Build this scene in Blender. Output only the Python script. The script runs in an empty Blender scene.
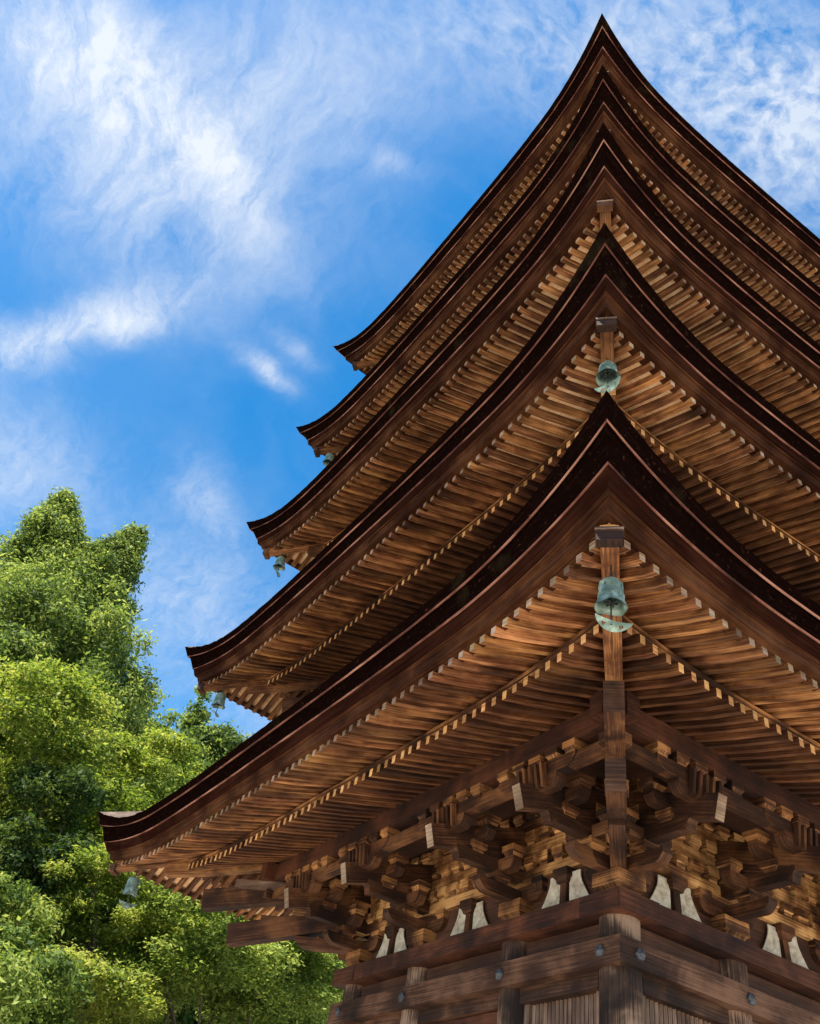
import bpy, math, random
import numpy as np
from mathutils import Vector, Matrix
random.seed(7); RNG = np.random.default_rng(11)
S = bpy.context.scene; COL = S.collection
R_ = math.radians

# ------------------------------------------------------------------ materials
def newmat(name):
    m = bpy.data.materials.new(name); m.use_nodes = True
    nt = m.node_tree; nt.nodes.clear()
    out = nt.nodes.new('ShaderNodeOutputMaterial'); b = nt.nodes.new('ShaderNodeBsdfPrincipled')
    nt.links.new(b.outputs[0], out.inputs[0]); b.inputs['Specular IOR Level'].default_value = .25
    return m, nt, b, out
def nd(nt, t, **kw):
    n = nt.nodes.new(t)
    for k, v in kw.items():
        if k.startswith('i_'): n.inputs[k[2:].replace('_', ' ')].default_value = v
        else: setattr(n, k, v)
    return n
def ramp(nt, src, stops):
    r = nt.nodes.new('ShaderNodeValToRGB'); e = r.color_ramp.elements
    while len(e) > 1: e.remove(e[-1])
    e[0].position = stops[0][0]; e[0].color = (*stops[0][1], 1)
    for p, c in stops[1:]:
        x = e.new(p); x.color = (*c, 1)
    nt.links.new(src, r.inputs[0]); return r.outputs[0]
def mixc(nt, fac, a, b, mode='MIX'):
    m = nt.nodes.new('ShaderNodeMix'); m.data_type = 'RGBA'; m.blend_type = mode
    for s, v in ((m.inputs[0], fac), (m.inputs[6], a), (m.inputs[7], b)):
        if hasattr(v, 'is_linked') or hasattr(v, 'links'): nt.links.new(v, s)
        else: s.default_value = v if not isinstance(v, tuple) else (*v, 1)
    return m.outputs[2]
def noise(nt, vec, scale, detail=4, rough=.55, dist=0., mapscale=None):
    if mapscale:
        mp = nt.nodes.new('ShaderNodeMapping'); mp.inputs['Scale'].default_value = mapscale
        nt.links.new(vec, mp.inputs[0]); vec = mp.outputs[0]
    n = nt.nodes.new('ShaderNodeTexNoise'); n.inputs['Scale'].default_value = scale
    n.inputs['Detail'].default_value = detail; n.inputs['Roughness'].default_value = rough
    n.inputs['Distortion'].default_value = dist; nt.links.new(vec, n.inputs['Vector'])
    return n.outputs['Fac']
def wood(name, dark, mid, light, rough=.75, patch=.5, grain=1.0, bump=.35, spec=.25):
    m, nt, b, out = newmat(name)
    uv = nd(nt, 'ShaderNodeUVMap').outputs[0]; pos = nd(nt, 'ShaderNodeNewGeometry').outputs['Position']
    g1 = noise(nt, uv, 3.0, 6, .66, .12, (.45, 19, 1)); g2 = noise(nt, uv, 9, 4, .65, 0, (.6, 30, 1))
    big = noise(nt, pos, 1.3, 5, .6, .6)
    pat = noise(nt, uv, 1.0, 3, .55, .3, (1.5, 1.5, 1))
    s1 = nd(nt, 'ShaderNodeMath', operation='MULTIPLY_ADD'); nt.links.new(g2, s1.inputs[0]); s1.inputs[1].default_value = .4*grain; nt.links.new(g1, s1.inputs[2])
    s2 = nd(nt, 'ShaderNodeMath', operation='MULTIPLY_ADD'); nt.links.new(pat, s2.inputs[0]); s2.inputs[1].default_value = patch; nt.links.new(s1.outputs[0], s2.inputs[2])
    s3 = nd(nt, 'ShaderNodeMath', operation='MULTIPLY_ADD'); nt.links.new(big, s3.inputs[0]); s3.inputs[1].default_value = patch; nt.links.new(s2.outputs[0], s3.inputs[2])
    tot = .5+.2*grain+patch; 
    s4 = nd(nt, 'ShaderNodeMath', operation='SUBTRACT'); nt.links.new(s3.outputs[0], s4.inputs[0]); s4.inputs[1].default_value = tot-.5
    c = ramp(nt, s4.outputs[0], [(.22, dark), (.47, mid), (.78, light)])
    # dark drying cracks along the grain
    cr = noise(nt, uv, 5, 3, .6, .05, (.35, 34, 1))
    cf = ramp(nt, cr, [(.30, (.35,.35,.35)), (.38, (1,1,1))])
    c = mixc(nt, .8, c, cf, 'MULTIPLY')
    at = nd(nt, 'ShaderNodeAttribute', attribute_name='tone'); 
    c = mixc(nt, 1.0, c, at.outputs['Color'], 'MULTIPLY')
    nt.links.new(c, b.inputs['Base Color']); b.inputs['Roughness'].default_value = rough; b.inputs['Specular IOR Level'].default_value = spec
    bp = nd(nt, 'ShaderNodeBump'); bp.inputs['Strength'].default_value = bump; bp.inputs['Distance'].default_value = .01
    nt.links.new(s1.outputs[0], bp.inputs['Height']); nt.links.new(bp.outputs[0], b.inputs['Normal'])
    return m
M = {}
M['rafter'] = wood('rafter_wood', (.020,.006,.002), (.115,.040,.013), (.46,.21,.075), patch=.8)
M['raft_shade'] = wood('shaded_rafter_wood', (.012,.004,.0015), (.065,.021,.007), (.26,.105,.036), patch=.6)  # darker copy of the rafter wood, paints the shade towards the wall
M['board']  = wood('board_wood', (.45,.20,.075), (.82,.50,.26), (.95,.76,.50), patch=.6)
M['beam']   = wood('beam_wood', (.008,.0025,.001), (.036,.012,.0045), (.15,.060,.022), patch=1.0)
M['red']    = wood('red_wood', (.008,.002,.001), (.034,.0095,.004), (.12,.038,.015), patch=.9)
M['fascia'] = wood('fascia_wood', (.010,.003,.0014), (.033,.011,.0045), (.095,.038,.016), patch=.8, bump=.15, spec=.04)
M['uragou'] = wood('eave_board_wood', (.006,.002,.001), (.016,.005,.003), (.04,.014,.008), patch=.5, bump=.15, spec=0.)
M['block']  = wood('block_wood', (.012,.004,.0015), (.075,.027,.009), (.40,.18,.060), patch=1.4)
M['litedge'] = wood('lit_edge_wood', (.03,.008,.005), (.13,.040,.022), (.36,.165,.11), patch=1.2)  # lighter tone that paints a highlight along the cut bark edges
M['wallb'] = wood('wall_block_wood', (.035,.012,.004), (.21,.085,.027), (.66,.35,.13), patch=1.5)
M['end']    = wood('end_grain', (.10,.055,.035), (.21,.14,.09), (.42,.32,.23), patch=.8)
M['endo']   = wood('end_grain_ochre', (.22,.10,.04), (.48,.26,.10), (.75,.50,.26), patch=.6)
M['column'] = wood('column_wood', (.012,.005,.003), (.055,.027,.015), (.28,.17,.11), patch=1.6)
M['tie'] = wood('tie_beam_wood', (.010,.0035,.0015), (.042,.016,.0075), (.15,.070,.038), patch=1.0)
M['grey']   = wood('grey_wood', (.05,.028,.02), (.15,.09,.062), (.34,.23,.165), patch=.6)
M['dark']   = wood('dark_wood', (.02,.009,.005), (.05,.02,.011), (.12,.05,.026), patch=.5)

def bark_mat():
    m, nt, b, out = newmat('bark_edge')
    uv = nd(nt, 'ShaderNodeUVMap').outputs[0]; pos = nd(nt, 'ShaderNodeNewGeometry').outputs['Position']
    st = noise(nt, uv, 4, 5, .7, .1, (.6, 75, 1)); sp = noise(nt, pos, 26, 5, .75)
    c = ramp(nt, st, [(.3, (.0015,.0007,.0006)), (.56, (.005,.002,.0015)), (.74, (.034,.011,.007))])
    sf = ramp(nt, sp, [(.60, (0,0,0)), (.74, (.8,.8,.8))])
    c = mixc(nt, sf, c, (.09,.035,.022))
    ms = ramp(nt, noise(nt, pos, 1.6, 5, .65), [(.60, (0,0,0)), (.80, (.3,.3,.3))])
    c = mixc(nt, ms, c, (.050,.040,.018))
    nt.links.new(c, b.inputs['Base Color']); b.inputs['Roughness'].default_value = .85; b.inputs['Specular IOR Level'].default_value = 0.
    bp = nd(nt, 'ShaderNodeBump'); bp.inputs['Strength'].default_value = .6; bp.inputs['Distance'].default_value = .012
    nt.links.new(st, bp.inputs['Height']); nt.links.new(bp.outputs[0], b.inputs['Normal'])
    return m
M['bark'] = bark_mat()
def barktop():
    m, nt, b, out = newmat('bark_thatch')
    pos = nd(nt, 'ShaderNodeNewGeometry').outputs['Position']
    n = noise(nt, pos, 7, 8, .7); n2 = noise(nt, pos, 55, 3, .7)
    c = ramp(nt, n, [(.3, (.06,.038,.026)), (.55, (.15,.105,.075)), (.75, (.27,.205,.155))])
    c = mixc(nt, .5, c, ramp(nt, n2, [(.3, (.4,.4,.4)), (.7, (1,1,1))]), 'MULTIPLY')
    nt.links.new(c, b.inputs['Base Color']); b.inputs['Roughness'].default_value = .95
    bp = nd(nt, 'ShaderNodeBump'); bp.inputs['Strength'].default_value = .7; bp.inputs['Distance'].default_value = .02
    nt.links.new(n2, bp.inputs['Height']); nt.links.new(bp.outputs[0], b.inputs['Normal'])
    return m
M['top'] = barktop()
def simple(name, stops, scale, rough=.8, metal=0, bump=.2, space='obj', detail=6, dist=.01):
    m, nt, b, out = newmat(name)
    v = nd(nt, 'ShaderNodeTexCoord').outputs['Object'] if space == 'obj' else nd(nt, 'ShaderNodeNewGeometry').outputs['Position']
    n = noise(nt, v, scale, detail, .65, .3)
    nt.links.new(ramp(nt, n, stops), b.inputs['Base Color']); b.inputs['Roughness'].default_value = rough; b.inputs['Metallic'].default_value = metal
    bp = nd(nt, 'ShaderNodeBump'); bp.inputs['Strength'].default_value = bump; bp.inputs['Distance'].default_value = dist
    nt.links.new(n, bp.inputs['Height']); nt.links.new(bp.outputs[0], b.inputs['Normal'])
    return m
M['plaster'] = simple('white_plaster', [(.3, (.20,.16,.11)), (.47, (.42,.36,.28)), (.7, (.62,.56,.46))], 11, .9, space='w')
M['verdigris'] = simple('verdigris_bronze', [(.3, (.04,.075,.062)), (.46, (.12,.175,.145)), (.60, (.26,.34,.285)), (.8, (.54,.60,.52))], 8, .55, .3, .15)
M['bronze'] = simple('dark_bronze', [(.3, (.02,.025,.025)), (.7, (.07,.08,.075))], 30, .5, .6, .2)
M['iron'] = simple('iron_stud', [(.3, (.03,.03,.035)), (.7, (.12,.12,.13))], 40, .5, .5, .3)
M['gravel'] = simple('gravel', [(.3, (.44,.38,.30)), (.5, (.60,.53,.43)), (.7, (.70,.63,.53))], 30, .95, 0, .5, 'w')
M['stone'] = simple('stone', [(.3, (.25,.23,.2)), (.5, (.38,.35,.31)), (.7, (.48,.45,.4))], 9, .9, 0, .4, 'w')
M['paving'] = simple('paving', [(.3, (.35,.32,.27)), (.5, (.45,.42,.36)), (.7, (.55,.5,.44))], 4, .9, 0, .3, 'w')
M['barktrunk'] = simple('tree_bark', [(.3, (.03,.022,.016)), (.55, (.09,.07,.05)), (.75, (.17,.14,.11))], 9, .9, 0, .8, 'obj', 8, .03)
def hillmat():
    m, nt, b, out = newmat('hillside_soil')
    pos = nd(nt, 'ShaderNodeNewGeometry').outputs['Position']
    n = noise(nt, pos, .5, 6, .65); n2 = noise(nt, pos, 6, 6, .7)
    soil = ramp(nt, n2, [(.3, (.22,.20,.18)), (.7, (.55,.52,.50))])
    grass = ramp(nt, n2, [(.3, (.03,.05,.015)), (.7, (.09,.13,.035))])
    f = ramp(nt, n, [(.46, (0,0,0)), (.56, (1,1,1))])
    nt.links.new(mixc(nt, f, soil, grass), b.inputs['Base Color']); b.inputs['Roughness'].default_value = .95
    return m
M['hill'] = hillmat()
def leafmat(name, trans=.45):
    m, nt, b, out = newmat(name)
    at = nd(nt, 'ShaderNodeAttribute', attribute_name='tone')
    nt.links.new(at.outputs['Color'], b.inputs['Base Color']); b.inputs['Roughness'].default_value = .55; b.inputs['Specular IOR Level'].default_value = .12
    tr = nt.nodes.new('ShaderNodeBsdfTranslucent')
    hs = nt.nodes.new('ShaderNodeHueSaturation'); hs.inputs['Hue'].default_value = .485; hs.inputs['Saturation'].default_value = 1.1; hs.inputs['Value'].default_value = 1.5
    nt.links.new(at.outputs['Color'], hs.inputs['Color']); nt.links.new(hs.outputs[0], tr.inputs['Color'])
    mx = nt.nodes.new('ShaderNodeMixShader'); mx.inputs[0].default_value = trans
    nt.links.new(b.outputs[0], mx.inputs[1]); nt.links.new(tr.outputs[0], mx.inputs[2]); nt.links.new(mx.outputs[0], out.inputs[0])
    return m
M['leaf'] = leafmat('leaf')

# ------------------------------------------------------------------ mesh builder
def tone():
    v = random.uniform(.72, 1.22); w = random.uniform(-.05, .05)
    return (v, v*(1+w), v*(1+1.5*w), 1)
class MB:
    def __init__(s): s.v=[]; s.f=[]; s.uv=[]; s.mi=[]; s.tn=[]; s.sm=[]
    def face(s, pts, uvs, mi=0, tn=(1,1,1,1), sm=False):
        b = len(s.v); s.v += [tuple(p) for p in pts]; s.f.append(tuple(range(b, b+len(pts))))
        s.uv.append(uvs); s.mi.append(mi); s.tn.append(tn); s.sm.append(sm)
    def tube(s, secs, mi=0, emi=None, tn=None, caps=(True, True), grain=None):
        """sections: list of equally long closed rings (each list of points); hard-edged member"""
        tn = tn or tone(); n = len(secs[0]); u0 = random.uniform(0, 50); v0 = random.uniform(0, 50)
        if grain is not None:
            ga = Vector(grain).normalized()
            def gf(pts, m_):
                nn = (Vector(pts[1])-Vector(pts[0])).cross(Vector(pts[2])-Vector(pts[0]))
                if nn.length < 1e-9: nn = Vector((0,0,1))
                bb = nn.normalized().cross(ga)
                if bb.length < .2: bb = Vector((0,0,1)) if abs(ga.z) < .8 else Vector((1,0,0))
                bb.normalize()
                s.face(pts, [(u0+Vector(p).dot(ga), v0+Vector(p).dot(bb)) for p in pts], m_, tn)
            for i in range(len(secs)-1):
                for j in range(n):
                    k = (j+1) % n; gf([secs[i][j], secs[i][k], secs[i+1][k], secs[i+1][j]], mi)
            gf(list(reversed(secs[0])), mi if emi is None else emi); gf(list(secs[-1]), mi if emi is None else emi)
            return
        vs = [0.]
        for j in range(n): vs.append(vs[-1]+(Vector(secs[0][(j+1) % n])-Vector(secs[0][j])).length)
        ul = 0.
        for i in range(len(secs)-1):
            dl = (Vector(secs[i+1][0])-Vector(secs[i][0])).length
            for j in range(n):
                k = (j+1) % n
                s.face([secs[i][j], secs[i][k], secs[i+1][k], secs[i+1][j]],
                       [(u0+ul, v0+vs[j]), (u0+ul, v0+vs[j+1]), (u0+ul+dl, v0+vs[j+1]), (u0+ul+dl, v0+vs[j])], mi, tn)
            ul += dl
        for c, sec in ((0, secs[0]), (1, secs[-1])):
            if caps[c]:
                o = Vector(sec[0])
                a = (Vector(sec[1])-o); a.normalize() if a.length else None
                nn = a.cross(Vector(sec[-1])-o); bb = nn.cross(a); bb.normalize() if bb.length else None
                uv = [(u0+(Vector(p)-o).dot(a), v0+(Vector(p)-o).dot(bb)) for p in sec]
                s.face(list(sec) if c else list(reversed(sec)), uv if c else list(reversed(uv)), mi if emi is None else emi, tn)
    def bar(s, A, B, w, h, up=(0,0,1), mi=0, emi=None, w2=None, h2=None, tn=None, cham=0):
        A = Vector(A); B = Vector(B); d = (B-A).normalized(); up = Vector(up)
        r = d.cross(up).normalized(); u = r.cross(d).normalized()
        secs = []
        for P, W, H in ((A, w, h), (B, w2 or w, h2 or h)):
            secs.append([P+r*x*W/2+u*y*H/2 for x, y in ((-1,-1),(1,-1),(1,1),(-1,1))])
        s.tube(secs, mi, emi, tn)
    def box(s, c, sx, sy, sz, ax=(1,0,0), ay=(0,1,0), mi=0, taper=1., tn=None, emi=None):
        """block with bottom scaled by taper; long axis = ax"""
        c = Vector(c); ax = Vector(ax); ay = Vector(ay); z = Vector((0,0,1))
        P = lambda i, j, k: c+ax*i*sx/2*(taper if k < 0 else 1)+ay*j*sy/2*(taper if k < 0 else 1)+z*k*sz/2
        s.tube([[P(-1,-1,-1), P(-1,1,-1), P(-1,1,1), P(-1,-1,1)], [P(1,-1,-1), P(1,1,-1), P(1,1,1), P(1,-1,1)]], mi, emi, tn)
    def loft(s, rows, mi=0, tn=(1,1,1,1), sm=False, uscale=1.):
        """rows of points; v along rows index, u along the row"""
        u0 = random.uniform(0, 40); v0 = random.uniform(0, 40); vv = v0
        for i in range(len(rows)-1):
            m = len(rows[i])//2
            dv = (Vector(rows[i+1][m])-Vector(rows[i][m])).length; ul = u0
            for j in range(len(rows[i])-1):
                dl = (Vector(rows[i][j+1])-Vector(rows[i][j])).length*uscale
                s.face([rows[i][j], rows[i][j+1], rows[i+1][j+1], rows[i+1][j]], [(ul, vv), (ul+dl, vv), (ul+dl, vv+dv), (ul, vv+dv)], mi if not isinstance(mi, list) else mi[i], tn, sm)
                ul += dl
            vv += dv
    def prism(s, pts, dirv, mi=0, emi=None, tn=None, grain=None):
        """extrude planar outline by dirv"""
        dv = Vector(dirv); a = [Vector(p) for p in pts]; s.tube([a, [p+dv for p in a]], mi, emi, tn, grain=grain)
    def build(s, name, mats, parent=None, merge=False):
        me = bpy.data.meshes.new(name); me.from_pydata(s.v, [], s.f)
        for m in (mats if isinstance(mats, (list, tuple)) else [mats]): me.materials.append(M[m] if isinstance(m, str) else m)
        uvl = me.uv_layers.new(name='UVMap'); uvl.data.foreach_set('uv', np.array([c for f in s.uv for uv in f for c in uv], dtype=np.float32))
        me.polygons.foreach_set('material_index', np.array(s.mi, dtype=np.int32))
        me.polygons.foreach_set('use_smooth', np.array(s.sm, dtype=bool))
        ca = me.color_attributes.new('tone', 'FLOAT_COLOR', 'CORNER')
        ca.data.foreach_set('color', np.array([c for f, t in zip(s.f, s.tn) for _ in f for c in t], dtype=np.float32))
        me.update(); o = bpy.data.objects.new(name, me); COL.objects.link(o)
        if parent: o.parent = parent
        return o
def empty(name, loc=(0,0,0)):
    o = bpy.data.objects.new(name, None); o.location = loc; COL.objects.link(o); o.empty_display_size = .3; return o
def tag(o, label=None, cat=None, group=None, kind=None):
    if label: o['label'] = label
    if cat: o['category'] = cat
    if group: o['group'] = group
    if kind: o['kind'] = kind
    return o

# ------------------------------------------------------------------ pagoda: eave geometry
E_ = [5.685, 5.38, 5.15, 4.88, 4.70]            # half widths of the eaves
ZT = [4.965, 8.11, 11.16, 14.03, 17.00]         # heights of the upturned roof tips
RL = [.44, .46, .50, .55, .62]                  # lift of the tips
A_ = [2.36, 2.06, 1.83, 1.56, 1.38]             # half widths of the bodies
IF = [1.0, 1.08, 1.25, 1.32, 1.4]
FF = [1.0, .97, 1.06, 1.09, 1.15]
def fpt(face, s, d, z):
    return Vector({0: (-d, s, z), 1: (s, -d, z), 2: (d, s, z), 3: (s, d, z)}[face])
def fdir(face): return Vector({0: (-1,0,0), 1: (0,-1,0), 2: (1,0,0), 3: (0,1,0)}[face])    # outward
def sdir(face): return Vector({0: (0,1,0), 1: (1,0,0), 2: (0,1,0), 3: (1,0,0)}[face])      # along
def g(u): return max(0., (abs(u)-.62)/.38)**2.0
def line(face, d0, zt, R, c, s):
    u = min(1., abs(s)/d0)
    return fpt(face, s, d0-c*(1-u**3.5), zt-R*(1-g(u)))
US = [math.copysign(1-(1-abs(x))**1.25, x) for x in np.linspace(-1, 1, 121)]
def row(face, d0, zt, R, c, jit=0):
    out = []
    for u in US:
        p = line(face, d0, zt, R, c, u*d0)
        if jit: p = p+Vector((0,0,random.uniform(-jit, jit)))
        out.append(p)
    return out
def interp(tab, x):
    if x >= tab[0][0]: return tab[0][1:]
    for a, b in zip(tab, tab[1:]):
        if x >= b[0]:
            t = (a[0]-x)/(a[0]-b[0]); return [p+(q-p)*t for p, q in zip(a[1:], b[1:])]
    return tab[-1][1:]

pagoda = empty('pagoda', (0,0,-.7)); tag(pagoda, 'five storied dark wooden pagoda with bark roofs rising above the viewer', 'pagoda')
PZ = -.7
def part(mb, name, mats, parent=None):
    """part of the pagoda: geometry is given in world coordinates"""
    par = parent or pagoda
    o = mb.build(name, mats, par); o.matrix_parent_inverse = Matrix.Translation((0,0,-PZ)) if parent is None else Matrix()
    return o
n_fly = n_base = 0
rest_fly, rest_base = MB(), MB()
HR = .086
def eave_table(k):
    e, zt = E_[k]-.46*(FF[k]-1), ZT[k]
    # d0, z of rafter top (at tip), lift, plan curve
    fly = [(e-.45, zt-.745, .15, .13), (e-1.24, zt-.545, .12, .08), (e-1.75, zt-.42, .10, .05), (.5, zt-.1, 0, 0)]
    base = [(e-1.21, zt-.715, .12, .08), (e-2.28, zt-.49, .05, .02), (e-3.4, zt-.20, 0, 0), (.3, zt+.3, 0, 0)]
    return fly, base
def rafter(mb, k, face, s, tab, d_out, d_in, w, h, emi):
    ds = np.linspace(d_out, d_in, 5 if d_out-d_in > .4 else 3); secs = []; sd = sdir(face)
    for i, d in enumerate(ds):
        zt, R, c = interp(tab, d); p = line(face, d, zt, R, c, s)
        hh = h if i else h*.82
        secs.append([p-sd*w/2-Vector((0,0,hh)), p+sd*w/2-Vector((0,0,hh)), p+sd*w/2, p-sd*w/2])
    v = random.uniform(.55, 1.4); mb.tube(secs, 0, emi, (v, v*random.uniform(.95, 1.05), v*random.uniform(.9, 1.1), 1))
SP = .155
for k in range(5):
    e, zt, RT, a, IFk = E_[k], ZT[k], RL[k], A_[k], IF[k]
    fly, base = eave_table(k)
    roof = MB(); litedge = MB(); ura = MB(); kay = MB(); sof = MB(); sof2 = MB(); kioi = MB()
    anx = (A_[k+1]+.06) if k < 4 else .45
    ztop = (ZT[k+1]-2.05) if k < 4 else zt+2.6
    i1, i2 = .075*IFk, .20*IFk
    for F in range(4):
        L0 = row(F, e, zt, RT, .28, .009)
        L1 = row(F, e-i1, zt-.205, RT*.72, .25, .005); L1i = row(F, e-i1-.035, zt-.20, RT*.72, .25)
        L2 = row(F, e-i2, zt-.465, RT*.5, .20, .005); L2i = row(F, e-i2-.06, zt-.44, RT*.5, .20)
        rows = []; mis = []
        zm = zt-RT
        H = ztop-zm
        for t in np.linspace(1, 0, 12):
            d0 = e-t*(e-anx); up = H*(.78*t+.22*t*t)
            rows.append(row(F, d0, zm+up+RT*(1-t)**2.2, RT*(1-t)**2.2, .28*(1-t)**1.5)); 
        rows[-1] = L0
        roof.loft(rows, 1, sm=True)
        roof.loft([L0, L1], 0); roof.loft([L1, L1i, L2, L2i, row(F, e-.9, zt-.36, RT*.4, .1)], 0)
        # thin lighter strips painting the lit lower edges of both bark layers
        for (dd, zz, RR, cc, hh, oo) in ((e-i1, zt-.205, RT*.72, .25, .007, .006), (e-i2, zt-.465, RT*.5, .20, .007, .006)):
            litedge.loft([row(F, dd+oo, zz+.002, RR, cc), row(F, dd+oo-.004, zz-hh, RR, cc), row(F, dd-.012, zz-hh, RR, cc)], 0)
        U0 = row(F, e-i2-.015, zt-.475, RT*.48, .195); fF = FF[k]; U1 = row(F, e-.275*fF, zt-.60, .20, .18)
        ura.loft([U0, U1, row(F, e-.36*fF, zt-.60, .20, .18)], 0)
        K0 = row(F, e-.285*fF, zt-.603, .19, .18); K1 = row(F, e-.36*fF, zt-.735, .16, .16); K2 = row(F, e-.10-.46*fF, zt-.745, .155, .13)
        kay.loft([K0, row(F, e-.30*fF, zt-.63, .185, .175), row(F, e-.325*fF, zt-.632, .185, .175), K1, K2], 0)
        eo = e; e = e-.46*(fF-1)
        # boards over the flying rafters, then over the base rafters
        rr = []
        for d in np.linspace(e-.44, e-1.45, 5): z_, R2, c2 = interp(fly, d); rr.append(row(F, d, z_+.004, R2, c2))
        sof.loft(rr, 0, sm=False)
        rr = []
        for d in np.linspace(e-1.2, a-.05, 6): z_, R2, c2 = interp(base, d); rr.append(row(F, d, z_+.004, R2, c2))
        sof2.loft(rr, 0)
        # kioi: the batten on the ends of the base rafters
        z_, R2, c2 = interp(base, e-1.225)
        rws = [row(F, e-1.225, z_+.004, R2, c2), row(F, e-1.215, z_+.055, R2, c2), row(F, e-1.30, z_+.075, R2, c2)]
        kioi.loft([row(F, e-1.30, z_+.02, R2, c2)]+rws, 0); e = eo
    ro = part(roof, 'bark_roof', ['bark', 'top'])
    part(litedge, 'lit_edge_strip', ['litedge'], ro); part(ura, 'eave_board', ['uragou'], ro); part(kay, 'fascia_beam', ['fascia'], ro)
    part(sof, 'soffit_boarding', ['board'], ro); part(sof2, 'inner_soffit_boarding', ['beam'], ro); part(kioi, 'batten', ['block'], ro)  # inner boarding in dark beam wood, the deeper shade put into its colour
    e = e-.46*(FF[k]-1)
    # rafters
    order = [0, 1, 2, 3]
    for F in order:
        nn = int((e-.5)/SP)
        ss = sorted([(i+.5)*SP*sg for i in range(nn) for sg in (-1, 1)])
        for s in ss:
            dj = random.uniform(-.006, .006); w = .061*random.uniform(.93, 1.07)
            if abs(s) < e-.62:
                lim = max(abs(s)+.03, e-1.75)
                one = k == 0 and ((F == 0 and s < 4.9 ) or (F == 1 and s < 0)) and n_fly < 99
                mb = MB() if one else rest_fly
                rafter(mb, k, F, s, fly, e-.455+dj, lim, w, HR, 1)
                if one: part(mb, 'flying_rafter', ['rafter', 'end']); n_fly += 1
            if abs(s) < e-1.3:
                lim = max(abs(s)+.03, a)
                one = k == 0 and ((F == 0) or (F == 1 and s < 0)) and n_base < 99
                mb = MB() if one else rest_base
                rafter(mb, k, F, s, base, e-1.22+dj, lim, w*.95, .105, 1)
                if one: part(mb, 'base_rafter', ['raft_shade', 'endo']); n_base += 1
    # hip rafters
    for sx in (-1, 1):
        for sy in (-1, 1):
            hp = MB()
            dg = Vector((sx, sy, 0)); side = Vector((-sy, sx, 0)).normalized(); Z = Vector((0,0,1))
            def hipsweep(tab, d1, d2, w, h, drop, mi=0, emi=1, n=6):
                secs = []
                for d in np.linspace(d1, d2, n):
                    z_, R2, c2 = interp(tab, d); P = dg*d+Z*(z_-drop)
                    secs.append([P-side*w/2-Z*h, P+side*w/2-Z*h, P+side*w/2, P-side*w/2])
                hp.tube(secs, mi, emi)
            hipsweep(fly, e-.45, e-1.5, .135, .15, .0)
            hipsweep(base, e-1.06, a, .15, .17, .02)
            ho = part(hp, 'hip_rafter', ['rafter', 'endo'], ro)
            cap = MB(); z_, R2, c2 = interp(fly, e-.45); P = dg*(e-.45)+Z*(z_-.13); u = dg.normalized()
            cap.box(P, .09, .19, .10, u, side, 0); cap.box(P+u*.05+Z*.048, .012, .20, .012, u, side, 1)
            cap.box(P+Z*.057, .11, .21, .014, u, side, 0)
            part(cap, 'hip_rafter_cap', ['beam', 'grey'], ro)
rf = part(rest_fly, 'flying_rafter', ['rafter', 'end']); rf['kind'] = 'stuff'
rb = part(rest_base, 'base_rafter', ['raft_shade', 'endo']); rb['kind'] = 'stuff'

# ------------------------------------------------------------------ pagoda: brackets and bodies
def arm_profile(L, h, curve=.24):
    """outline (along, z) of a bracket arm with rounded-up ends, bottom at z=0"""
    pts = [(-L/2, h), (-L/2, h*.62)]
    for t in np.linspace(0, 1, 5)[1:]: pts.append((-L/2+L*curve*.5*t**1.0, h*.62*(1-t)**2 if t < 1 else 0))
    return pts+[(-x, z) for x, z in reversed(pts)]
def arm(mb, c, ax, L, h, w, mi=0, tn=None):
    """bracket arm centred at c (bottom), along ax, tick width w"""
    c = Vector(c); ax = Vector(ax).normalized(); side = ax.cross(Vector((0,0,1))).normalized()
    pts = [c+ax*x+Vector((0,0,z))-side*w/2 for x, z in arm_profile(L, h)]
    mb.prism(pts, side*w, mi, None, tn, ax)
def masu(mb, c, size, h, ax, ay, mi=0):
    """bearing block: square upper half, concave tapered lower half"""
    c = Vector(c); tn = tone(); Z = Vector((0,0,1)); ax = Vector(ax); ay = Vector(ay)
    secs = []
    for z, q in ((0, .70), (h*.16, .74), (h*.32, .83), (h*.42, 1.0), (h, 1.0)):
        secs.append([c+ax*i*size/2*q+ay*j*size/2*q+Z*z for i, j in ((-1,-1),(1,-1),(1,1),(-1,1))])
    mb.tube(secs, mi, None, tn, grain=ax)
Zv = Vector((0,0,1))
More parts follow.
